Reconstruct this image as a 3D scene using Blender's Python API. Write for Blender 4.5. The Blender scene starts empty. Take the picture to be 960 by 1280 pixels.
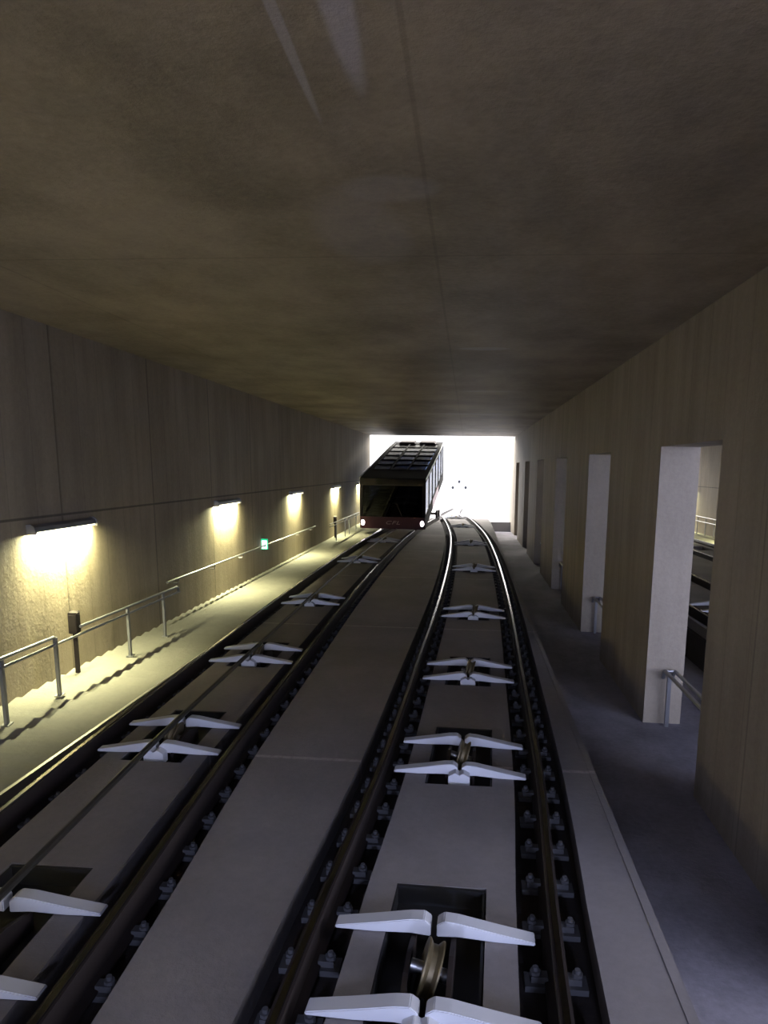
import bpy, bmesh, math, random
from mathutils import Vector, Matrix
random.seed(7)
C = bpy.context.scene.collection
SC = bpy.context.scene
K = 1.3                                   # metres per layout unit

# ------------------------------------------------------------------ camera
F = 1050.0
cam_data = bpy.data.cameras.new('camera')
cam_data.sensor_fit = 'VERTICAL'; cam_data.sensor_height = 24.0
cam_data.lens = F / 1280.0 * 24.0
cam_data.clip_start = 0.05; cam_data.clip_end = 4000
cam = bpy.data.objects.new('camera', cam_data); C.objects.link(cam)
SC.camera = cam
up = Vector((0.0, 5060.0, 1050.0)).normalized()
ramp = Vector((105.0, 55.0, -F))
fwd = (ramp - up * ramp.dot(up))
GR = -(ramp.dot(up)) / fwd.length         # fall of the ramp per unit run
fwd.normalize()
rt = fwd.cross(up)
cam.matrix_world = Matrix((rt, fwd, up)).to_4x4()

# ------------------------------------------------------------------ world, exposure
w = bpy.data.worlds.new('world'); SC.world = w; w.use_nodes = True
wn = w.node_tree.nodes; wl = w.node_tree.links
bg = wn['Background']
tc = wn.new('ShaderNodeTexCoord'); sp = wn.new('ShaderNodeSeparateXYZ'); wl.new(tc.outputs['Generated'], sp.inputs[0])
mr = wn.new('ShaderNodeMapRange'); mr.inputs[1].default_value = -0.7; mr.inputs[2].default_value = 0.7
wl.new(sp.outputs[1], mr.inputs[0])
cr = wn.new('ShaderNodeMix'); cr.data_type = 'RGBA'
cr.inputs[6].default_value = (0.62, 0.68, 1.0, 1); cr.inputs[7].default_value = (1.0, 0.95, 0.86, 1)
wl.new(mr.outputs[0], cr.inputs[0]); wl.new(cr.outputs[2], bg.inputs[0])
bg.inputs[1].default_value = 9.0
SC.view_settings.view_transform = 'Standard'; SC.view_settings.look = 'None'
SC.view_settings.exposure = 0.15; SC.view_settings.gamma = 1.0
SC.view_settings.use_curve_mapping = False
SC.cycles.max_bounces = 10; SC.cycles.diffuse_bounces = 6
SC.cycles.sample_clamp_indirect = 8.0
SC.cycles.use_denoising = True
LAMP_W = 500.0
HEAD_W = 400.0

# ------------------------------------------------------------------ layout functions (units, relative to the camera)
def S(y):
    z = -GR * y
    if y > 36: z -= 0.042 * (y - 36) * min(1.0, (y - 36) / 8.0)
    return z
def P(x, y, h): return Vector((K * x, K * y, K * (h + S(y))))
_cp = [(-30, -.25), (-2, -.22), (1, -.19), (3.5, -.13), (5.8, -.02), (8.8, .05), (14, .15), (20, .18), (25, .13), (29, .02), (34, -.24), (38, -.5), (45, -.85), (55, -1.12), (70, -1.22), (130, -1.22)]
def cr_(y):
    for i in range(len(_cp) - 1):
        if y <= _cp[i + 1][0] or i == len(_cp) - 2:
            a = _cp[max(0, i - 1)]; b = _cp[i]; c = _cp[i + 1]; d = _cp[min(len(_cp) - 1, i + 2)]
            t = max(0, min(1, (y - b[0]) / (c[0] - b[0])))
            m1 = (c[1] - a[1]) / max(.01, c[0] - a[0]) * (c[0] - b[0]); m2 = (d[1] - b[1]) / max(.01, d[0] - b[0]) * (c[0] - b[0])
            t2 = t * t; t3 = t2 * t
            return (2*t3 - 3*t2 + 1) * b[1] + (t3 - 2*t2 + t) * m1 + (-2*t3 + 3*t2) * c[1] + (t3 - t2) * m2
def right_c(y): return cr_(y)                       # right-hand track of this bore
def left_c(y): return -2.46 - cr_(y)                # left-hand track of this bore
MX = 4.56
def far_near(y): return MX - cr_(y)                 # tracks of the parallel bore (mirror image)
def far_out(y): return MX + 2.46 + cr_(y)
WL, WR, WT = -4.54, 2.10, 0.42                       # left wall, right wall, wall thickness
CEIL, YP, YB = 1.50, 38.5, -11.0                      # ceiling, far mouth, upper mouth
HR, HS, HB, HWL, HWR = -2.30, -2.37, -2.53, -2.47, -2.98
KERB = -3.30
EDGE = 1.03
G = 0.6
TR = 0.19

def frange(a, b, st):
    n = max(1, int(round((b - a) / st))); return [a + (b - a) * i / n for i in range(n + 1)]

# ------------------------------------------------------------------ mesh builder
class MB:
    def __init__(s): s.v = []; s.f = []
    def add(s, vs, fs):
        o = len(s.v); s.v += [Vector(p) for p in vs]; s.f += [tuple(i + o for i in f) for f in fs]
    def sweep(s, rings, closed=True):
        n = len(rings[0]); vs = [p for r in rings for p in r]; fs = []
        for i in range(len(rings) - 1):
            for j in range(n if closed else n - 1):
                a = i * n + j; b = i * n + (j + 1) % n
                fs.append((a, b, b + n, a + n))
        if closed:
            fs.append(tuple(reversed(range(n)))); fs.append(tuple(range((len(rings) - 1) * n, len(rings) * n)))
        s.add(vs, fs)
    def slab(s, x0, x1, y0, y1, h0, h1, st=50, m=None):      # follows the ramp; x0,x1 may be functions of y
        fx0 = x0 if callable(x0) else (lambda y: x0); fx1 = x1 if callable(x1) else (lambda y: x1)
        m = m or P
        s.sweep([[m(fx0(y), y, h0), m(fx0(y), y, h1), m(fx1(y), y, h1), m(fx1(y), y, h0)] for y in frange(y0, y1, st)])
    def box(s, x0, x1, y0, y1, z0, z1):                       # plain local box
        s.sweep([[Vector((x0, y, z0)), Vector((x0, y, z1)), Vector((x1, y, z1)), Vector((x1, y, z0))] for y in (y0, y1)])
    def prism(s, poly, ax, a0, a1):                           # poly in the two other axes, extruded along ax
        def q(u, v, a):
            return Vector((a, u, v)) if ax == 0 else Vector((u, a, v)) if ax == 1 else Vector((u, v, a))
        s.sweep([[q(u, v, a) for u, v in poly] for a in (a0, a1)])
    def tube(s, pts, r, n=8):
        pts = [Vector(p) for p in pts]; rings = []
        for i, p in enumerate(pts):
            d = (pts[min(i + 1, len(pts) - 1)] - pts[max(i - 1, 0)]).normalized()
            a = d.cross(Vector((0, 0, 1)))
            if a.length < .2: a = d.cross(Vector((1, 0, 0)))
            a.normalize(); b = d.cross(a)
            rings.append([p + (a * math.cos(2*math.pi*k/n) + b * math.sin(2*math.pi*k/n)) * r for k in range(n)])
        s.sweep(rings)
    def lathe(s, prof, c, axis, n=20):                        # prof [(r, a)], ring axis direction
        axis = Vector(axis).normalized(); a = axis.orthogonal().normalized(); b = axis.cross(a); c = Vector(c)
        s.sweep([[c + axis * t + (a * math.cos(2*math.pi*k/n) + b * math.sin(2*math.pi*k/n)) * max(r, .0005) for k in range(n)] for r, t in prof])
    def build(s, name, mat, parent=None, bevel=0, smooth=False, kind=None):
        me = bpy.data.meshes.new(name); me.from_pydata([tuple(p) for p in s.v], [], s.f)
        bm = bmesh.new(); bm.from_mesh(me); bmesh.ops.recalc_face_normals(bm, faces=bm.faces)
        if bevel: bmesh.ops.bevel(bm, geom=list(bm.edges), offset=bevel, segments=2, affect='EDGES', clamp_overlap=True)
        bm.to_mesh(me); bm.free()
        if smooth:
            for p in me.polygons: p.use_smooth = True
            me.set_sharp_from_angle(angle=math.radians(40))
        me.materials.append(mat)
        o = bpy.data.objects.new(name, me); C.objects.link(o)
        if parent: o.parent = parent
        if kind: o['kind'] = kind
        return o
def thing(name, label, cat, loc=(0, 0, 0), group=None):
    o = bpy.data.objects.new(name, None); C.objects.link(o); o.empty_display_size = .2
    o.location = loc; o['label'] = label; o['category'] = cat
    if group: o['group'] = group
    return o
def tag(o, label, cat, group=None):
    o['label'] = label; o['category'] = cat
    if group: o['group'] = group
    return o
def copy_tree(o, parent=None):
    c = o.copy(); C.objects.link(c); c.parent = parent
    for ch in list(o.children): copy_tree(ch, c)
    return c

# ------------------------------------------------------------------ materials
def mat(name, col, rough=.6, metal=0, emit=None, es=0, spec=.3):
    m = bpy.data.materials.new(name); m.use_nodes = True
    b = m.node_tree.nodes['Principled BSDF']
    b.inputs['Base Color'].default_value = (*col, 1); b.inputs['Roughness'].default_value = rough
    b.inputs['Metallic'].default_value = metal; b.inputs['Specular IOR Level'].default_value = spec
    if emit: b.inputs['Emission Color'].default_value = (*emit, 1); b.inputs['Emission Strength'].default_value = es
    return m
class NT:
    def __init__(s, m): s.t = m.node_tree; s.n = s.t.nodes; s.l = s.t.links
    def m(s, op, a, b=None, c=None):
        n = s.n.new('ShaderNodeMath'); n.operation = op
        for i, v in enumerate((a, b, c)):
            if v is None: continue
            if isinstance(v, (int, float)): n.inputs[i].default_value = v
            else: s.l.new(v, n.inputs[i])
        return n.outputs[0]
    def noise(s, vec, scale, detail=6, rough=.6):
        n = s.n.new('ShaderNodeTexNoise'); n.inputs['Scale'].default_value = scale
        n.inputs['Detail'].default_value = detail; n.inputs['Roughness'].default_value = rough
        s.l.new(vec, n.inputs['Vector']); return n.outputs[0]
    def ramp(s, f, a, b, c0=0., c1=1.):
        n = s.n.new('ShaderNodeMapRange'); n.interpolation_type = 'SMOOTHSTEP'
        s.l.new(f, n.inputs[0]); n.inputs[1].default_value = a; n.inputs[2].default_value = b
        n.inputs[3].default_value = c0; n.inputs[4].default_value = c1; return n.outputs[0]
    def mix(s, f, a, b):
        n = s.n.new('ShaderNodeMix'); n.data_type = 'RGBA'
        if isinstance(f, (int, float)): n.inputs[0].default_value = f
        else: s.l.new(f, n.inputs[0])
        for i, v in ((6, a), (7, b)):
            if isinstance(v, tuple): n.inputs[i].default_value = (*v, 1)
            else: s.l.new(v, n.inputs[i])
        return n.outputs[2]
def concrete(name, col, mode, rough=.75, var=.25, painted_glare=None):
    """mode: 'wall' board seams + lift joint, 'ceiling' panel joints, 'slab' pale cross joints, 'plain'"""
    m = mat(name, col, rough); t = NT(m); b = t.n['Principled BSDF']
    geo = t.n.new('ShaderNodeNewGeometry'); pos = geo.outputs['Position']
    sep = t.n.new('ShaderNodeSeparateXYZ'); t.l.new(pos, sep.inputs[0]); X, Y, Z = sep.outputs
    h = t.m('ADD', Z, t.m('MULTIPLY', Y, GR))                 # height above the camera-level ramp plane, metres
    mp = t.n.new('ShaderNodeMapping'); t.l.new(pos, mp.inputs[0])
    mp.inputs['Scale'].default_value = {'wall': (1, 1.6, .22), 'wallr': (1, 1.6, .22), 'ceiling': (.7, .35, 1)}.get(mode, (1, .5, 1))
    n1 = t.noise(mp.outputs[0], 1.1, 7, .62); n2 = t.noise(pos, 14, 4, .7); n3 = t.noise(pos, .35, 3)
    v = t.m('ADD', t.m('MULTIPLY', n1, .6), t.m('ADD', t.m('MULTIPLY', n2, .22), t.m('MULTIPLY', n3, .35)))
    f = t.ramp(v, .38, .8, 1 - var, 1 + var)
    def line(coord, period, off, width, amt):
        q = t.m('ABSOLUTE', t.m('SUBTRACT', t.m('FRACT', t.m('DIVIDE', t.m('SUBTRACT', coord, off), period)), .5))
        return t.ramp(t.m('MULTIPLY', t.m('SUBTRACT', .5, q), period), width * .4, width, amt, 0)
    dark = None
    if mode == 'wallr': dark = t.m('MAXIMUM', line(Y, 5.42 * K, .6 * K, .03, .3), line(Y, .55 * K, .1, .02, .14))
    if mode == 'wall':
        dark = t.m('MAXIMUM', line(Y, 2.75 * K, .6 * K, .03, .45), line(h, 40, -.60 * K, .025, .6))
        dark = t.m('MAXIMUM', dark, t.m('MULTIPLY', line(Y, .55 * K, .1, .02, .14), 1.0))
    if mode == 'ceiling':
        dark = t.m('MAXIMUM', line(Y, 5.5 * K, .6 * K, .025, .22), line(X, 3.3 * K, -.25 * K, .02, .2))
    if dark is not None: f = t.m('MULTIPLY', f, t.m('SUBTRACT', 1, dark))
    cb = t.n.new('ShaderNodeVectorMath'); cb.operation = 'SCALE'; cb.inputs[0].default_value = col; t.l.new(f, cb.inputs[3])
    out = cb.outputs[0]
    if mode == 'slab':
        ln = line(Y, 5.55 * K, .55 * K, .05, 1.)
        out = t.mix(t.m('MULTIPLY', ln, t.ramp(n2, .3, .6, .15, .6)), out, (col[0] * 2.2, col[1] * 2.2, col[2] * 2.1))
    if painted_glare:  # pale patches: windscreen reflections and daylight sheen painted into the colour
        for (sx, sy, rx, ry, amt) in painted_glare:
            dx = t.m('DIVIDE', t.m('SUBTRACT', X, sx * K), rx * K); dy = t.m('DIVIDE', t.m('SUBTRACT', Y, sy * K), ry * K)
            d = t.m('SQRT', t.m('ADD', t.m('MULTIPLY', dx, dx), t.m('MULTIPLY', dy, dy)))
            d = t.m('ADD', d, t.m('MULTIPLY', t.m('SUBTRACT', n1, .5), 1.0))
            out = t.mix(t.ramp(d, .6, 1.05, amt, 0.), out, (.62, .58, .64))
    t.l.new(out, b.inputs['Base Color'])
    bp = t.n.new('ShaderNodeBump'); bp.inputs['Strength'].default_value = .35; bp.inputs['Distance'].default_value = .02
    t.l.new(t.m('ADD', n2, t.m('MULTIPLY', n1, .8)), bp.inputs['Height']); t.l.new(bp.outputs[0], b.inputs['Normal'])
    return m
M = {}
M['wall'] = concrete('wall_concrete', (.30, .25, .18), 'wall', .7)
M['wallr'] = concrete('pillar_concrete', (.27, .232, .18), 'wallr', .7)
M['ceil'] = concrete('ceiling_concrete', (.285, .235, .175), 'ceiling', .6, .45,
    painted_glare=[(-.45, 2.9, .07, .75, .55), (-.66, 2.9, .025, 1.0, .4), (-.7, 5.5, .35, .9, .16), (-.45, 4.7, .3, .25, .16), (-3.2, 2.6, .12, .3, .5), (.2, 10.6, .35, .14, .25), (.35, 16.3, .6, .22, .3), (.1, 23.0, 1.3, .4, .3)])
M['slab'] = concrete('slab_concrete', (.18, .167, .168), 'slab', .8, .2)
M['walk'] = concrete('stair_concrete', (.20, .192, .166), 'plain', .8, .18)
M['walkr'] = concrete('walkway_concrete', (.19, .18, .205), 'plain', .9, .4)
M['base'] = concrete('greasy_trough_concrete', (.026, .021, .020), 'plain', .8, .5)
M['out'] = concrete('outdoor_concrete', (.32, .315, .30), 'plain', .8, .1)
M['ground'] = concrete('outdoor_ground', (.27, .27, .255), 'plain', .9, .15)
M['rust'] = mat('dark_rusty_steel', (.022, .016, .015), .75)
M['head'] = mat('polished_rail_steel', (.13, .125, .12), .2, 1.)
M['clip'] = mat('galvanised_clip', (.075, .075, .08), .7)
M['white'] = mat('weathered_white_paint', (.50, .51, .54), .6)
M['steel'] = mat('brushed_steel', (.26, .26, .27), .42, .7)
M['sheave'] = mat('worn_brass_steel', (.13, .105, .06), .5, .6)
M['pin'] = mat('bright_steel', (.3, .3, .3), .4, 1)
M['rope'] = mat('greased_wire_rope', (.03, .028, .025), .55, .3)
M['dark'] = mat('black_lining', (.012, .012, .013), .7)
M['body'] = mat('black_car_paint', (.005, .0045, .0055), .75, spec=.08)
M['maroon'] = mat('maroon_car_paint', (.03, .006, .011), .5)
M['red'] = mat('red_car_paint', (.35, .02, .03), .35)
M['logo'] = mat('grey_lettering', (.22, .2, .2), .5)
M['trimw'] = mat('pale_aluminium_trim', (.8, .8, .8), .4)
M['kerb'] = mat('galvanised_kerb_angle', (.62, .60, .54), .35, .6)
M['seat'] = mat('blue_seat_fabric', (.08, .12, .3), .8)
M['head_l'] = mat('lit_headlight', (1, .9, .95), .3, 0, (1, .86, .92), 14)
M['saloon'] = mat('lit_saloon_lamp', (1, 1, 1), .3, 0, (.85, .95, 1), 2.5)
M['tube'] = mat('lit_lamp_diffuser', (1, 1, .9), .3, 0, (1, .97, .72), 3)
M['exitw'] = mat('lit_sign_white', (1, 1, 1), .3, 0, (.9, 1, .92), 2.2)
M['exitg'] = mat('lit_sign_green', (.0, .4, .2), .3, 0, (.02, .5, .25), .9)
def glass(name, tint, alpha, rough=.05):
    m = bpy.data.materials.new(name); m.use_nodes = True; t = NT(m); t.n.remove(t.n['Principled BSDF'])
    tr = t.n.new('ShaderNodeBsdfTransparent'); tr.inputs[0].default_value = (*tint, 1)
    gl = t.n.new('ShaderNodeBsdfGlossy'); gl.inputs['Roughness'].default_value = rough
    fr = t.n.new('ShaderNodeFresnel'); fr.inputs[0].default_value = 1.5
    mx = t.n.new('ShaderNodeMixShader'); t.l.new(t.m('MULTIPLY', fr.outputs[0], alpha), mx.inputs[0])
    t.l.new(tr.outputs[0], mx.inputs[1]); t.l.new(gl.outputs[0], mx.inputs[2])
    t.l.new(mx.outputs[0], t.n['Material Output'].inputs[0]); return m
M['wind'] = glass('dark_tinted_windscreen', (.10, .10, .11), 1.)
M['roofg'] = glass('dark_tinted_roof_glass', (.10, .11, .14), .12, .2)
M['side'] = glass('tinted_side_glass', (.42, .5, .66), .45)

# ------------------------------------------------------------------ light portals that guide sampling of the sky at both mouths
def portal(x0, x1, y, h0, h1, face):
    d = bpy.data.lights.new('sky_portal', 'AREA'); d.shape = 'RECTANGLE'; d.size = K * (x1 - x0); d.size_y = K * (h1 - h0)
    d.cycles.is_portal = True
    o = bpy.data.objects.new('sky_portal', d); C.objects.link(o)
    o.location = P((x0 + x1) / 2, y, (h0 + h1) / 2); o.rotation_euler = (math.radians(90 * face), 0, 0)
portal(WL, WR, YP, -3.0, CEIL, -1)
portal(WR + WT, 9.1, YP, -3.0, CEIL, -1)
portal(WL, WR, YB, -3.0, CEIL, 1)

# ------------------------------------------------------------------ headlights of the car the picture is taken from
for sx in (-1, 1):
    d = bpy.data.lights.new('headlight', 'SPOT'); d.energy = HEAD_W; d.color = (.55, .62, 1.0)
    d.spot_size = math.radians(60); d.spot_blend = 1.0; d.shadow_soft_size = .12
    o = bpy.data.objects.new('headlight', d); C.objects.link(o)
    o.location = P(-.1 + sx * .75, .3, -1.55)
    tgt = P(.3 + sx * .9, 20, -1.5); o.rotation_euler = (tgt - o.location).to_track_quat('-Z', 'Y').to_euler()

# ------------------------------------------------------------------ setting
YG = 3.0                                                     # unseen upper mouth of the parallel bore, set forward so sky lights the jambs
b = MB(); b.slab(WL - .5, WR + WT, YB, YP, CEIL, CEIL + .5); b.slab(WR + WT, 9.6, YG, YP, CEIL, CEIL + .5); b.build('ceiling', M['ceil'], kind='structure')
b = MB(); b.slab(WL - .5, WL, YB, YP, -3.4, CEIL); b.build('wall_left', M['wall'], kind='structure')
b = MB(); b.slab(9.1, 9.6, YG, YP, -3.4, CEIL); b.build('wall_far_right', M['wall'], kind='structure')
OT = .27                                                     # top of the openings
opens = [(7.2 + 5.42 * i, 9.4 + 5.42 * i) for i in range(-2, 6)]
opens[-1] = (34.6, 36.8)
b = MB(); ys = [YB]
for a, c in opens: ys += [a, c]
ys.append(42.0)
for i in range(len(ys) - 1):
    lo, hi = ys[i], ys[i + 1]
    if i % 2 == 0: b.slab(WR, WR + WT, lo, hi, -3.4, CEIL, 3)
    else: b.slab(WR, WR + WT, lo, hi, OT, CEIL, 3)
b.build('wall_right', M['wallr'], kind='structure')
# floor: dark trough base, then slabs
b = MB(); b.slab(KERB, EDGE + .02, YB, 40, -3.2, HB, 4)
b.slab(2 * 2.28 - EDGE - .02, 4.56 - KERB, YB, 40, -3.2, HB, 4)
b.build('floor', M['base'], kind='structure')
b = MB()
b.slab(EDGE, 4.56 - EDGE, YB, 42, -3.6, HWR, 4)
b.build('floor_walkway_right', M['walkr'], kind='structure')

ROL_R = [3.05, 5.92, 8.75, 12.65, 18.6, 25.0, 32.5, 38.2, 44.5]
ROL_L = [3.0, 6.08, 9.2, 13.4, 19.7, 25.3]
def pits(rl): return [(y - .22, y + 1.15) for y in rl]
def centre_slab(b, c, rl):
    y = YB
    for a, e in pits(rl):
        if a > 40: break
        b.slab(lambda t: c(t) - G + TR, lambda t: c(t) + G - TR, y, a, HB, HS, 1.)
        b.slab(lambda t: c(t) - G + TR, lambda t: c(t) - .25, a, e, HB, HS, 1.)
        b.slab(lambda t: c(t) + .25, lambda t: c(t) + G - TR, a, e, HB, HS, 1.)
        y = e
    b.slab(lambda t: c(t) - G + TR, lambda t: c(t) + G - TR, y, 40, HB, HS, 1.)
b = MB()
centre_slab(b, right_c, ROL_R); centre_slab(b, left_c, ROL_L)
b.slab(lambda t: left_c(t) + G + TR, lambda t: max(left_c(t) + G + TR + .02, right_c(t) - G - TR), YB, 40, HB, HS, 1.)
b.slab(lambda t: right_c(t) + G + TR, lambda t: EDGE - .05, YB, 40, HB, HS, 1.)
b.build('floor_track_slab', M['slab'], kind='structure')
b = MB()
centre_slab(b, far_near, ROL_R[:8]); centre_slab(b, far_out, ROL_L)
b.slab(lambda t: far_near(t) + G + TR, lambda t: far_out(t) - G - TR, YB, 38, HB, HS, 1.)
b.slab(lambda t: 4.56 - EDGE + .05, lambda t: far_near(t) - G - TR, YB, 40, HB, HS, 1.)
b.build('floor_track_slab_far', M['slab'], kind='structure')
# stairs along the outer walls: level treads, low risers
def stair(x0, x1, name):
    b = MB(); pitch = .31; y = YB; poly = []
    n = int((40 - YB) / pitch)
    pts = []
    for i in range(n):
        ya = YB + i * pitch; yb = ya + pitch
        top = HWL + S(yb) + .0
        pts.append((K * ya, K * (top + .035))); pts.append((K * yb, K * (top + .035)))
    # strip mesh
    vs = []; fs = []
    for (yy, zz) in pts:
        vs += [Vector((K * x0, yy, zz)), Vector((K * x1, yy, zz))]
    for i in range(len(pts) - 1): fs.append((2*i, 2*i+1, 2*i+3, 2*i+2))
    o = len(vs)
    for (yy, zz) in pts:
        vs += [Vector((K * x0, yy, K * (S(yy / K) - 3.2))), Vector((K * x1, yy, K * (S(yy / K) - 3.2)))]
    for i in range(len(pts) - 1):
        fs.append((2*i, 2*i+2, o+2*i+2, o+2*i)); fs.append((2*i+1, o+2*i+1, o+2*i+3, 2*i+3))
    b.add(vs, fs); return b.build(name, M['walk'], kind='structure')
stair(WL, KERB - .03, 'floor_stair_left'); stair(4.56 - KERB + .03, 9.1, 'floor_stair_far_right')
b = MB(); b.slab(KERB - .03, KERB, YB, 40, -2.7, HWL + .04, 4); b.build('trim_1', M['kerb'], kind='structure')
b = MB(); b.slab(4.56 - KERB, 4.56 - KERB + .03, YB, 40, -2.7, HWL + .04, 4); b.build('trim_2', M['kerb'], kind='structure')
b = MB(); b.slab(EDGE - .05, EDGE, YB, 40, -3.1, HS + .004, 4); b.build('trim_3', M['slab'], kind='structure')
# outdoors: pale roadbed and falling ground, valley floor
b = MB(); b.slab(-4.6, 9.4, 40, 124, -3.6, HB - .0, 3); b.build('floor_outdoor_trackbed', M['out'], kind='structure')
b = MB()
for (x0, x1) in ((-60, -4.6), (9.4, 70)): b.slab(x0, x1, 42, 124, -6, HB - .2, 4)
b.build('floor_outdoor_slope', M['ground'], kind='structure')
b = MB(); zv = S(124) - 2.8
b.sweep([[Vector((K * x, K * y, K * (zv - 8))), Vector((K * x, K * y, K * zv)), Vector((K * (x + 1600), K * y, K * zv)), Vector((K * (x + 1600), K * y, K * (zv - 8)))] for x, y in ((-800, 124), (-800, 1600))])
b.build('floor_valley', M['ground'], kind='structure')

# ------------------------------------------------------------------ rails
def make_rail(c, side, y0, y1, name_label, clip0, clip1, clips_n, group=None, proto=[None]):
    r = thing('steel_rail', name_label, 'rail', P(c(y0) + side * G, y0, HB), group)
    inv = -r.location
    X = lambda y: c(y) + side * G
    prof = [(-.055, .0), (-.055, .012), (-.012, .03), (-.01, .15), (-.03, .165), (-.03, .195), (.03, .195), (.03, .165), (.01, .15), (.012, .03), (.055, .012), (.055, .0)]
    b = MB(); ys = frange(y0, y1, .6)
    b.sweep([[P(X(y) + px, y, HB + .03 + ph) + inv for px, ph in prof] for y in ys])
    b.build('rail_body', M['rust'], r)
    b = MB(); hw = .018; t = HB + .03 + .195
    b.sweep([[P(X(y) - hw, y, t - .004) + inv, P(X(y) - hw + .004, y, t + .008) + inv, P(X(y) + hw - .004, y, t + .008) + inv, P(X(y) + hw, y, t - .004) + inv] for y in ys])
    b.build('running_surface', M['head'], r)
    if clip1 > clip0:
        if proto[0] is None:
            b = MB(); g = -GR
            def bx(x0, x1, ya, yb, z0, z1):
                b.sweep([[Vector((K*x0, K*y, K*(z0 + g*y))), Vector((K*x0, K*y, K*(z1 + g*y))), Vector((K*x1, K*y, K*(z1 + g*y))), Vector((K*x1, K*y, K*(z0 + g*y)))] for y in (ya, yb)])
            bx(-.15, .15, -.06, .06, 0, .032)
            for s in (-1, 1):
                bx(min(s*.04, s*.12), max(s*.04, s*.12), -.03, .03, .032, .065)
                b.lathe([(.026*K, 0), (.026*K, .03*K), (.014*K, .03*K), (.014*K, .05*K)], (s*.1*K, 0, .055*K), (0, 0, 1), 8)
            o = b.build('rail_fastener', M['clip'], r); proto[0] = o; first = True
        else: first = False
        sp_ = .46; k = 0; y = clip0
        while y < clip1 and k < clips_n:
            o = proto[0] if (first and k == 0) else proto[0].copy()
            if not (first and k == 0): C.objects.link(o)
            o.parent = r; o.location = P(X(y), y, HB) + inv
            y += sp_; k += 1
    return r
make_rail(right_c, -1, YB, 110, 'left steel rail of the right-hand track, running down the middle of the tunnel floor', 2.2, 30, 62)
make_rail(right_c, 1, YB, 110, 'right steel rail of the right-hand track, nearest the wall with openings', 2.2, 30, 62)
make_rail(left_c, -1, YB, 39, 'left steel rail of the left-hand track, in the dark trough beside the stairs', 3.0, 29, 57)
make_rail(left_c, 1, YB, 39, 'right steel rail of the left-hand track, leading under the funicular car', 2.8, 29, 58)
make_rail(far_near, -1, YB, 38, 'rail nearest the dividing wall in the parallel tunnel beyond the openings', 6, 16, 22)
make_rail(far_near, 1, YB, 40, 'second rail of the nearer track in the parallel tunnel beyond the openings', 8, 18, 22)
make_rail(far_out, -1, YB, 40, 'inner rail of the farther track in the parallel tunnel beyond the openings', 12, 24, 22)
make_rail(far_out, 1, YB, 40, 'rail beside the lit stairs in the parallel tunnel beyond the openings', 14, 26, 22)

# ------------------------------------------------------------------ rope rollers
def build_roller():
    r = thing('rope_roller', '', 'rope roller')
    def arms(yc, name, tip=.5):
        obs = []
        for s in (-1, 1):
            b = MB()
            poly = [(s*.015, .185), (s*.05, .21), (s*.12, .205), (s*.30, .17), (s*.5, .135), (s*.5, .118), (s*.30, .118), (s*.12, .128), (s*.015, .12)]
            b.prism([(K*u, K*v) for u, v in poly], 1, K*(yc - .05), K*(yc + .05))
            obs.append(b.build(name, M['white'], r, bevel=.006))
        return obs
    front = arms(0, 'front_arm'); rear = arms(.68, 'rear_arm')
    b = MB(); b.prism([(K*u, K*v) for u, v in [(-.08, .06), (-.08, .15), (-.03, .18), (0, .16), (.03, .18), (.08, .15), (.08, .06)]], 1, -K*.15, -K*.04)
    b.build('front_plate', M['white'], r, bevel=.004)
    b = MB()                                                   # cradle cheeks that carry the axle
    for s in (-1, 1):
        b.prism([(K*y, K*z) for y, z in [(.0, .0), (.0, .10), (.26, .16), (.42, .16), (.68, .10), (.68, .0)]], 0, K*(s*.10 - .012), K*(s*.10 + .012))
    b.build('cradle', M['rust'], r)
    ax = Vector((1, 0, -.28)).normalized(); c = Vector((0, K*.34, K*.125))
    b = MB(); R = .15 * K
    b.lathe([(R*.3, -.035*K), (R, -.038*K), (R, -.03*K), (R*.84, -.012*K), (R*.84, .012*K), (R, .03*K), (R, .038*K), (R*.3, .035*K)], c, ax, 28)
    b.build('sheave', M['sheave'], r, smooth=True)
    b = MB(); b.lathe([(.0, -.09*K), (.035*K, -.09*K), (.035*K, .09*K), (.0, .09*K)], c, ax, 12); b.build('axle', M['pin'], r, smooth=True)
    b = MB(); b.box(-K*.245, K*.245, -K*.2, K*1.13, -.03, .0); b.box(-K*.248, K*.248, K*1.12, K*1.147, -.03, K*.112); b.box(-K*.248, -K*.235, -K*.2, K*1.13, -.03, K*.108); b.box(K*.235, K*.248, -K*.2, K*1.13, -.03, K*.108); b.build('pit_dark_liner', M['dark'], r)  # black liner added to darken the pit; its shade is in the colour
    # bake the ramp fall into every mesh
    for o in r.children:
        for v in o.data.vertices: v.co.z += -GR * v.co.y
    return r
rol = build_roller(); used = [False]
def place_roller(c, y, label, group):
    o = rol if not used[0] else copy_tree(rol); used[0] = True
    o.location = P(c(y), y, HB + .045); o['label'] = label; o['group'] = group
    dx = (c(y + .6) - c(y)) / .6; o.rotation_euler = (0, 0, -math.atan(dx))
    return o
nm = ['nearest the camera, at the bottom edge', 'second from camera, beside the pale floor joint', 'third from the camera', 'fourth from the camera', 'fifth from the camera', 'sixth from the camera, abreast of the funicular car', 'seventh from the camera, beside the funicular car', 'dark against the daylight at the tunnel mouth', 'farthest, just outside the tunnel mouth']
for y, n in zip(ROL_R, nm): place_roller(right_c, y, 'white-armed roller of the right-hand track, ' + n, 'rope rollers along the right-hand track')
nm = ['nearest, at the lower left corner', 'second from camera, rope passing over it', 'third from the camera', 'fourth from the camera', 'fifth from the camera', 'sixth, close in front of the funicular car']
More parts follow.
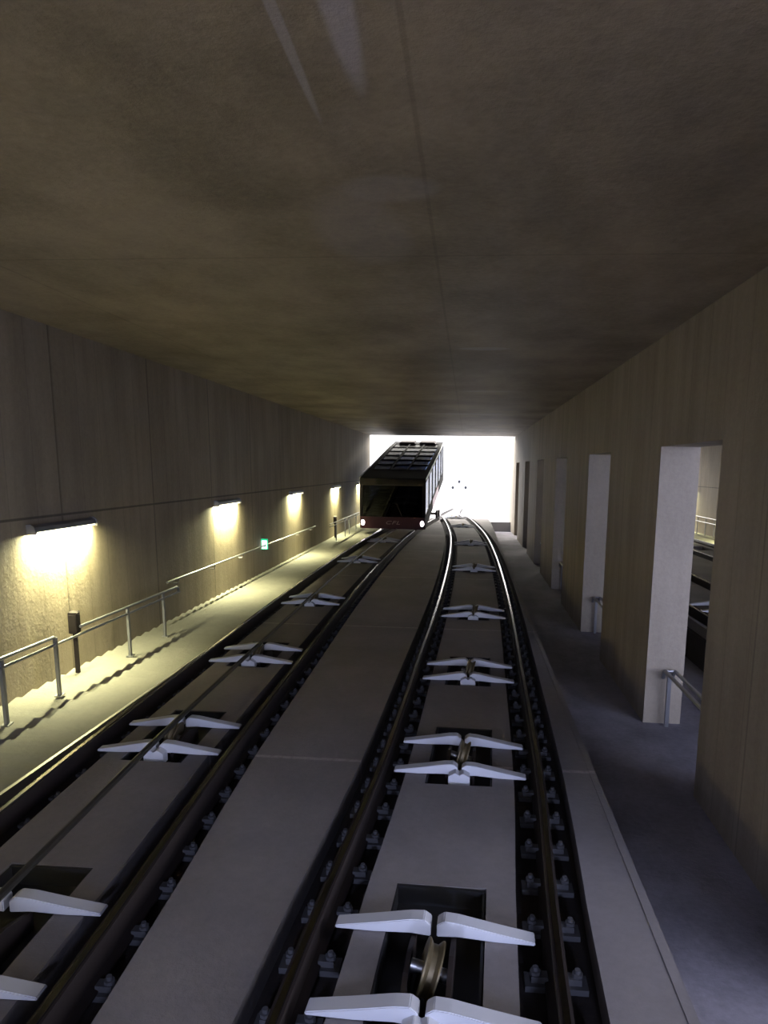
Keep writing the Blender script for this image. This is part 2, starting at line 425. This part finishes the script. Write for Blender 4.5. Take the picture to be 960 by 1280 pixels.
for y, n in zip(ROL_L, nm): place_roller(left_c, y, 'white-armed roller of the left-hand track, ' + n, 'rope rollers along the left-hand track')
for y, n in zip((9.2, 13.1), ('seen through the widest opening', 'just behind the one in the widest opening')):
    place_roller(far_near, y + .8, 'white-armed rope roller of the parallel tunnel, ' + n, 'rope rollers beyond the openings')
place_roller(far_out, 19.5, 'distant white-armed rope roller on the farther track beyond the widest opening', 'rope rollers beyond the openings')

# ------------------------------------------------------------------ haul rope of the left track
b = MB(); hr = HB + .045 + .125 + .162
b.tube([P(left_c(y) + .045, y, hr) for y in frange(YB, 28.6, 1.2)], .030, 8)
tag(b.build('haul_rope', M['rope'], smooth=True), 'dark steel wire haul rope running along the middle of the left-hand track', 'rope')
b = MB(); b.tube([P(far_out(y) + .035, y, hr) for y in frange(YB, 38, 1.2)], .026, 8)
tag(b.build('haul_rope', M['rope'], smooth=True), 'wire haul rope in the parallel tunnel beyond the openings', 'rope')

# ------------------------------------------------------------------ wall lamps
def build_lamp(side):
    r = thing('wall_lamp', '', 'lamp'); L = .72 * K; s = side; g = -GR
    b = MB()
    def pr(poly, ya, yb): b.sweep([[Vector((s*K*u, y, K*v + g*y)) for u, v in poly] for y in (ya, yb)])
    pr([(0, -.03), (0, .05), (.04, .055), (.08, .03), (.09, -.01), (.09, -.02), (.02, -.02), (.02, -.03)], -L, L)
    b.build('housing', M['steel'], r, bevel=.004)
    for e in (-1, 1):
        b = MB(); pr([(0, -.05), (0, .06), (.045, .065), (.09, .035), (.10, -.01), (.10, -.05)], e*L - .025, e*L + .025)
        b.build('end_cap', M['steel'], r, bevel=.004)
    b = MB(); pr([(.03, -.034), (.03, -.02), (.08, -.02), (.08, -.034)], -L * .96, L * .96); b.build('diffuser', M['tube'], r)
    d = bpy.data.lights.new('lamp_light', 'AREA'); d.shape = 'RECTANGLE'; d.size = K * .04; d.size_y = 2 * L * .9
    d.energy = LAMP_W; d.color = (1, .97, .54); d.spread = math.radians(170)
    o = bpy.data.objects.new('lamp_light', d); C.objects.link(o); o.parent = r
    o.location = (s*K*.065, 0, -K*.045); dirv = Vector((-s*.8, 0, -1))
    yv = Vector((0, 1, g)).normalized(); zv_ = -(dirv - yv * dirv.dot(yv)).normalized(); xv = yv.cross(zv_)
    o.rotation_euler = Matrix((xv, yv, zv_)).transposed().to_euler()
    return r
lampL = build_lamp(1); lampR = build_lamp(-1)
LY = [2.4, 8.8, 15.2, 21.5, 28.2, 34.6]
nm = ['just outside the left edge, before the brightest one', 'brightest and nearest, above the handrail', 'second along the left wall', 'third along the left wall', 'fourth along the left wall, its pale end sticking out', 'fifth, half hidden beside the funicular car']
for i, (y, n) in enumerate(zip(LY, nm)):
    o = lampL if i == 0 else copy_tree(lampL)
    o.location = P(WL, y, -.725); o['label'] = 'lit lamp on the left wall, ' + n; o['group'] = 'wall lamps on the left wall'
for i, y in enumerate((15.7, 22.15, 28.6, 35.1)):
    o = lampR if i == 0 else copy_tree(lampR)
    o.location = P(9.1, y, -.70); o['label'] = 'lit wall lamp of the parallel tunnel, ' + ('hidden behind the pillar of the widest opening', 'glimpsed above the lit stairs through the widest opening', 'behind the second opening', 'farthest, by the tunnel mouth')[i]; o['group'] = 'wall lamps of the parallel tunnel'

# ------------------------------------------------------------------ handrails on the left
XH = -4.15; HT, HM = -1.80, -1.885
def railing(label, y0, y1, posts, tops, X=XH, foot=HWL + .03, elbow=True, ht=HT, hm=HM, mids=None, sgn=1):
    r = thing('handrail', label, 'handrail', P(X, y0, foot)); inv = -r.location
    for (a, c) in tops:
        b = MB(); pts = [P(X, y, ht) + inv for y in frange(a, c, 1)]
        if elbow: pts = pts + [P(X, c + .05, ht - .02) + inv, P(X, c + .06, hm) + inv]
        b.tube(pts, .024, 8); b.build('top_bar', M['steel'], r, smooth=True)
    for (a, c) in (mids or [(y0, y1)]):
        b = MB(); b.tube([P(X, y, hm) + inv for y in frange(a, c, 1)], .020, 8); b.build('lower_bar', M['steel'], r, smooth=True)
    for y in posts:
        b = MB(); b.box(-.02, .02, -.028, .028, 0, K * (ht - foot - .01)); b.box(-.05, .05, -.06, .06, 0, .015)
        o = b.build('post', M['steel'], r); o.location = P(X, y, foot) + inv
    return r
railing('free-standing double steel handrail on posts beside the nearest lamp', 3.2, 11.4, [4.4, 5.6, 6.75, 7.74, 9.55, 10.75], [(3.2, 7.7), (8.3, 11.3)])
railing('free-standing double steel handrail on posts beside the fourth lamp near the funicular car', 24.7, 32.6, [25.9, 27.8, 28.8, 30.6, 32.4], [(24.7, 32.5)])
r = thing('wall_handrail', 'single steel handrail bracketed to the left wall between the two railings', 'handrail', P(WL + .1, 11.7, -1.82)); inv = -r.location
b = MB(); b.tube([P(WL + .1, y, -1.80) + inv for y in frange(11.7, 23.8, 1)], .022, 8); b.build('bar', M['steel'], r, smooth=True)
for y in frange(12.2, 23.4, 1.8):
    b = MB(); b.tube([P(WL, y, -1.88) + inv, P(WL + .08, y, -1.88) + inv, P(WL + .1, y, -1.82) + inv], .012, 6); b.build('bracket', M['steel'], r)
r = thing('wall_handrail', 'steel handrail with uprights on the lit stairs of the parallel tunnel', 'handrail', P(8.85, 14, HWL)); inv = -r.location
for h in (-1.74, -1.92):
    b = MB(); b.tube([P(8.85, y, h) + inv for y in frange(14, 36, 1)], .022, 6); b.build('bar', M['steel'], r)
for y in frange(14, 36, 1.1):
    b = MB(); b.box(-.02, .02, -.02, .02, 0, K * .68); o = b.build('post', M['steel'], r); o.location = P(8.85, y, HWL) + inv
# railings in the openings of the right wall
nm = {0: 'beside the camera, in the opening out of frame', 1: 'in the nearest, widest opening', 2: 'in the second opening', 3: 'in the third opening', 4: 'in the fourth opening', 5: 'in the fifth opening', 6: 'in the sixth opening'}
for i, (a, c) in enumerate(opens[1:7]):
    x = WR + .18
    r = thing('handrail', 'double tubular steel handrail ' + nm[i], 'handrail', P(x, c - .08, HWR), 'handrails in the wall openings'); inv = -r.location
    for dx, nme in ((-.0, 'near_bar'), (.11, 'far_bar')):
        b = MB(); pts = [P(x + dx, y, -2.30) + inv for y in frange(a - .0, c - .16, .4)]
        pts += [P(x + dx, c - .1, -2.31) + inv, P(x + dx, c - .06, -2.40) + inv]
        b.tube(pts, .028, 8); b.build(nme, M['steel'], r, smooth=True)
    b = MB(); b.tube([P(x, c - .14, -2.30) + inv, P(x + .11, c - .14, -2.30) + inv], .02, 6); b.build('cross_bar', M['steel'], r)
    for yy in (c - .12,):
        b = MB(); b.box(-.028, .028, -.03, .03, 0, K * .65); o = b.build('post', M['steel'], r); o.location = P(x + .055, yy, HWR) + inv

# ------------------------------------------------------------------ call boxes and exit sign
def callbox(y, label):
    r = thing('call_box', label, 'box', P(-4.43, y, HWL))
    b = MB(); b.box(-.03, .03, -.02, .02, 0, K * .52); b.build('stand', M['rust'], r)
    b = MB(); b.box(-.07, .07, -.06, .06, K * .50, K * .75); hs_ = b.build('housing', M['rust'], r, bevel=.008)
    b = MB(); b.box(-.055, .055, -.068, -.06, K * .53, K * .72); b.build('door', M['rust'], hs_)
callbox(8.72, 'small dark upright box on a thin stand beside the nearest handrail')
callbox(27.4, 'small dark upright box on a thin stand by the far handrail')
r = thing('exit_sign', 'small lit green and white exit sign on the left wall between lamps', 'sign', P(WL, 17.8, -1.78))
b = MB(); b.box(0, .19, -.03, .03, -.15, .15); eh = b.build('housing', M['exitg'], r)
b = MB(); b.box(.02, .17, -.035, -.03, -.13, .11); b.build('panel', M['exitw'], eh)
b = MB()                                                       # running figure
b.prism([(.10, .02), (.13, .03), (.15, -.03), (.12, -.04)], 1, -.038, -.0351)
b.prism([(.12, -.03), (.15, -.03), (.17, -.11), (.155, -.11)], 1, -.038, -.0351)
b.prism([(.12, -.03), (.14, -.04), (.09, -.10), (.07, -.09)], 1, -.038, -.0351)
b.lathe([(.001, -.038), (.018, -.038), (.018, -.0351), (.001, -.0351)], (.125, 0, .06), (0, 1, 0), 10)
b.build('pictogram', M['exitg'], eh)

# ------------------------------------------------------------------ funicular car
def unproj(px, py, y):
    """world x,z (units) of a pixel at run distance y -- used once to lay out the car"""
    d = cam.matrix_world.to_3x3() @ Vector((px - 480, 640 - py, -F)); d *= y / d.y; return d.x, d.z
YC = 29.0; CL = 10.6
xl, zt = unproj(449.5, 597, YC); xr, zb = unproj(531.5, 662, YC)
xl2, zt2 = unproj(491, 551.5, YC + CL); xr2, _ = unproj(557, 552, YC + CL)
Wc = (xr - xl) * K; Hc = (zt - zb) * K; Lc = CL * K
yaw = -math.atan(((xl2 + xr2) / 2 - (xl + xr) / 2) / CL)
car = thing('funicular_car', 'dark funicular railway car with glass roof coming up the left-hand track, headlights lit', 'funicular car', (K * (xl + xr) / 2, K * YC, K * zb))
car.rotation_euler = (0, 0, yaw)
hw = Wc / 2
def part(name, m, fn, parent=car, **k):
    b = MB(); fn(b); return b.build(name, m, parent, **k)
def sill(b):                                                   # lower body band, open inside
    for s in (-1, 1): b.box(min(s*hw, s*(hw-.06)), max(s*hw, s*(hw-.06)), .12, Lc, 0, .55)
    b.box(-hw, hw, Lc - .06, Lc, 0, .55); b.box(-hw, hw, .1, Lc, .0, .06)
part('lower_body', M['body'], sill)
part('front_bumper', M['maroon'], lambda b: b.prism([(-hw+.05, 0), (-hw, .12), (-hw, .56), (hw, .56), (hw, .12), (hw-.05, 0)], 1, -.02, .12), bevel=.015)
fr = part('front_frame', M['body'], lambda b: (b.prism([(-hw, .56), (-hw, Hc-.12), (-hw+.1, Hc-.03), (-hw+.16, Hc-.2), (-hw+.14, .56)], 1, -.02, .14),
     b.prism([(hw, .56), (hw, Hc-.12), (hw-.1, Hc-.03), (hw-.16, Hc-.2), (hw-.14, .56)], 1, -.02, .14),
     b.box(-hw+.1, hw-.1, -.02, .14, Hc-.34, Hc-.02)), bevel=.01)
ws = part('windscreen', M['wind'], lambda b: b.box(-hw+.12, hw-.12, 0, .02, .54, Hc-.3))
def wiper(b):
    b.tube([Vector((-.35, -.03, .6)), Vector((-.1, -.035, 1.2))], .01, 6); b.tube([Vector((.45, -.03, .6)), Vector((.2, -.035, 1.2))], .01, 6)
part('wipers', M['dark'], wiper)
for s in (-1, 1):
    o = part('headlight', M['head_l'], lambda b: b.lathe([(.001, -.06), (.07, -.055), (.085, -.03), (.085, 0)], (0, 0, 0), (0, 1, 0), 20), smooth=True)
    o.scale = (1, 1, 1.6); o.location = (s * (hw - .14), 0, .28)
    o = part('headlight_bezel', M['body'], lambda b: b.lathe([(.085, -.035), (.115, -.035), (.115, 0), (.085, 0)], (0, 0, 0), (0, 1, 0), 20), smooth=True)
    o.scale = (1, 1, 1.5); o.location = (s * (hw - .14), 0, .28)
# wordmark on the front
cu = bpy.data.curves.new('wordmark', 'FONT'); cu.body = 'CFL'; cu.size = .235; cu.shear = .3; cu.extrude = .005; cu.align_x = 'CENTER'; cu.space_character = 1.15
to = bpy.data.objects.new('wordmark', cu); C.objects.link(to)
dg = bpy.context.evaluated_depsgraph_get(); me = bpy.data.meshes.new_from_object(to.evaluated_get(dg)); bpy.data.objects.remove(to)
for v in me.vertices: v.co.x *= 1.6
me.materials.clear(); me.materials.append(M['logo'])
lo = bpy.data.objects.new('wordmark', me); C.objects.link(lo); lo.parent = car; lo.location = (0, -.03, .22); lo.rotation_euler = (math.radians(90), 0, 0); lo['label'] = 'pale slanted CFL lettering'
# sides: posts, glass, stepped skirts
nsec = 6; seg = (Lc - .14) / nsec
for s in (-1, 1):
    xo, xi = s * hw, s * (hw - .07)
    for k in range(nsec + 1):
        y = .14 + k * seg
        part('side_post', M['body'], lambda b: b.box(min(xo, xi), max(xo, xi), y - .11, y + .11, 0, Hc - .05))
    for k in range(nsec):
        y = .14 + k * seg
        part('side_window', M['side'], lambda b: b.box(min(xo, xi) + .03, max(xo, xi) - .02, y + .11, y + seg - .11, .5, Hc - .2))
        part('side_skirt', M['red'] if k in (2, 3) else M['body'], lambda b: b.prism([(y + .05, .02), (y + seg * .7, .02), (y + seg - .05, .0), (y + seg - .05, .5), (y + .05, .5)], 0, min(xo, xi) + .012, max(xo, xi) + .004))
    part('cant_rail', M['body'], lambda b: b.box(min(xo, xi), max(xo, xi), .1, Lc, Hc - .22, Hc - .03))
    part('roof_edge_trim', M['trimw'], lambda b: b.box(min(s*hw, s*(hw+.03)), max(s*hw, s*(hw+.03)), .05, Lc, Hc - .08, Hc - .0))
# roof: longitudinal beams and cross bars framing dark glass panes
def roofframe(b):
    b.box(-hw+.02, -hw+.22, .05, Lc, Hc-.08, Hc); b.box(hw-.22, hw-.02, .05, Lc, Hc-.08, Hc)
    b.box(-hw+.2, hw-.2, .05, 2.6, Hc-.07, Hc-.005)
    b.box(-hw+.2, hw-.2, Lc - 1.0, Lc, Hc-.08, Hc-.005)
roof = part('roof', M['body'], roofframe)
rows = frange(2.6, Lc - 1.0, (Lc - 3.6) / 6)
for i in range(6):
    part('roof_bar', M['body'], lambda b: b.box(-hw+.2, hw-.2, rows[i] - .06, rows[i] + .06, Hc-.075, Hc+.01), roof)
    for j in range(3):
        xa = -hw + .22 + j * (2*hw - .44) / 3; xb = xa + (2*hw - .44) / 3
        part('roof_pane', M['roofg'], lambda b: b.box(xa + .04, xb - .04, rows[i] + .06, rows[i+1] - .06, Hc-.05, Hc-.03), roof)
for j in (1, 2):
    xa = -hw + .22 + j * (2*hw - .44) / 3
    part('roof_mullion', M['body'], lambda b: b.box(xa - .045, xa + .045, 2.6, Lc - 1.0, Hc-.075, Hc+.005), roof)
for s in (-1, 1):
    part('roof_unit', M['rust'], lambda b: b.prism([(s*.12, Hc), (s*.16, Hc+.13), (s*(hw-.5), Hc+.13), (s*(hw-.38), Hc)], 1, Lc - 1.3, Lc - .3), bevel=.02)
part('rear_frame', M['body'], lambda b: (b.box(-hw, hw, Lc-.08, Lc, Hc-.35, Hc-.02), b.box(-hw, -hw+.2, Lc-.08, Lc, .5, Hc-.2), b.box(hw-.2, hw, Lc-.08, Lc, .5, Hc-.2), b.box(-.07, .07, Lc-.08, Lc, .5, Hc-.2)))
part('rear_window', M['side'], lambda b: (b.box(-hw+.2, -.07, Lc-.06, Lc-.04, .55, Hc-.35), b.box(.07, hw-.2, Lc-.06, Lc-.04, .55, Hc-.35)))
for k in range(1, 6):
    y = k * seg + .3
    for s in (-1, 1):
        o = part('seat', M['seat'], lambda b: (b.box(-.4, .4, -.22, .22, .06, .5), b.box(-.4, .4, .17, .24, .5, 1.0)), bevel=.02); o.location = (s * (hw - .55), y, 0)
        o = part('grab_pole', M['steel'], lambda b: b.tube([Vector((0, 0, .06)), Vector((0, 0, Hc - .1))], .02, 8)); o.location = (s * .35, y - .5, 0)
for y in (2.0, 3.4):
    o = part('saloon_lamp', M['saloon'], lambda b: b.box(-.05, .05, -.05, .05, Hc - .3, Hc - .27)); o.location = (-.1 if y < 3 else .35, y, -.4)
part('driver_desk', M['dark'], lambda b: b.prism([(.15, .06), (.15, .62), (.5, .75), (.62, .70), (.62, .06)], 0, -hw + .3, hw - .3))
# chassis that follows the ramp, with wheel sets
def chassis(b):
    y0, y1 = .5, Lc - .4
    z0 = -.12; z1 = K * (HR + S(YC + CL)) - K * zb + .42
    for s in (-1, 1):
        b.sweep([[Vector((s*.5 - .08, y, z)), Vector((s*.5 - .08, y, z + .2)), Vector((s*.5 + .08, y, z + .2)), Vector((s*.5 + .08, y, z))] for y, z in ((y0, z0 + .1), (y1, z1))])
    for y in frange(y0 + 2.2, y1 - .1, 2.2):
        t = (y - y0) / (y1 - y0); z = z0 + .1 + (z1 - z0 - .1) * t
        for s in (-1, 1): b.box(s*.5 - .05, s*.5 + .05, y - .06, y + .06, z + .1, .02)
        b.box(-.5, .5, y - .05, y + .05, z + .02, z + .14)
part('chassis', M['rust'], chassis)
for yy in (1.0, 2.4, Lc - 2.6, Lc - 1.2):
    uy = YC + yy / K; zr = K * (HR + .005 + S(uy)) - K * zb
    def ws_(b):
        for s in (-1, 1): b.lathe([(.001, s*.72), (.22, s*.72), (.22, s*.82), (.25, s*.82), (.25, s*.84), (.001, s*.84)], (0, yy, zr + .22), (1, 0, 0), 20)
        b.lathe([(.05, -.72), (.05, .72)], (0, yy, zr + .22), (1, 0, 0), 10)
    xo_ = (left_c(uy) * K - car.location.x) + yy * math.tan(yaw)
    o = part('wheel_set', M['rust'], ws_, smooth=True); o.location = (xo_, 0, 0)

# ------------------------------------------------------------------ outdoors, far down the line
g0 = S(106) + HB
x0, _ = unproj(574, 602, 106)
t = thing('lamp_gantry', 'distant pale frame carrying three small dark round lamps, beyond the tunnel mouth', 'signal', (K * x0, K * 106, K * g0))
b = MB()
for sx in (-1.6, 1.6): b.tube([Vector((sx, 0, 0)), Vector((sx, 0, 4.6))], .07, 8)
b.tube([Vector((-1.6, 0, 4.5)), Vector((1.6, 0, 4.5))], .07, 8)
b.build('frame', M['out'], t)
for px, py in ((574, 602), (566, 609.5), (582, 609.5)):
    x, z = unproj(px, py, 106)
    b = MB(); b.lathe([(.001, -.12), (.24, -.1), (.24, .1), (.001, .12)], (K * (x - x0), 0, K * (z - g0)), (0, 1, 0), 16); b.build('round_lamp', M['dark'], t, smooth=True)
    b = MB(); b.tube([Vector((K * (x - x0), 0, K * (z - g0) + .2)), Vector((K * (x - x0), 0, 4.5))], .03, 6); b.build('hanger', M['out'], t)

bpy.context.view_layer.update()
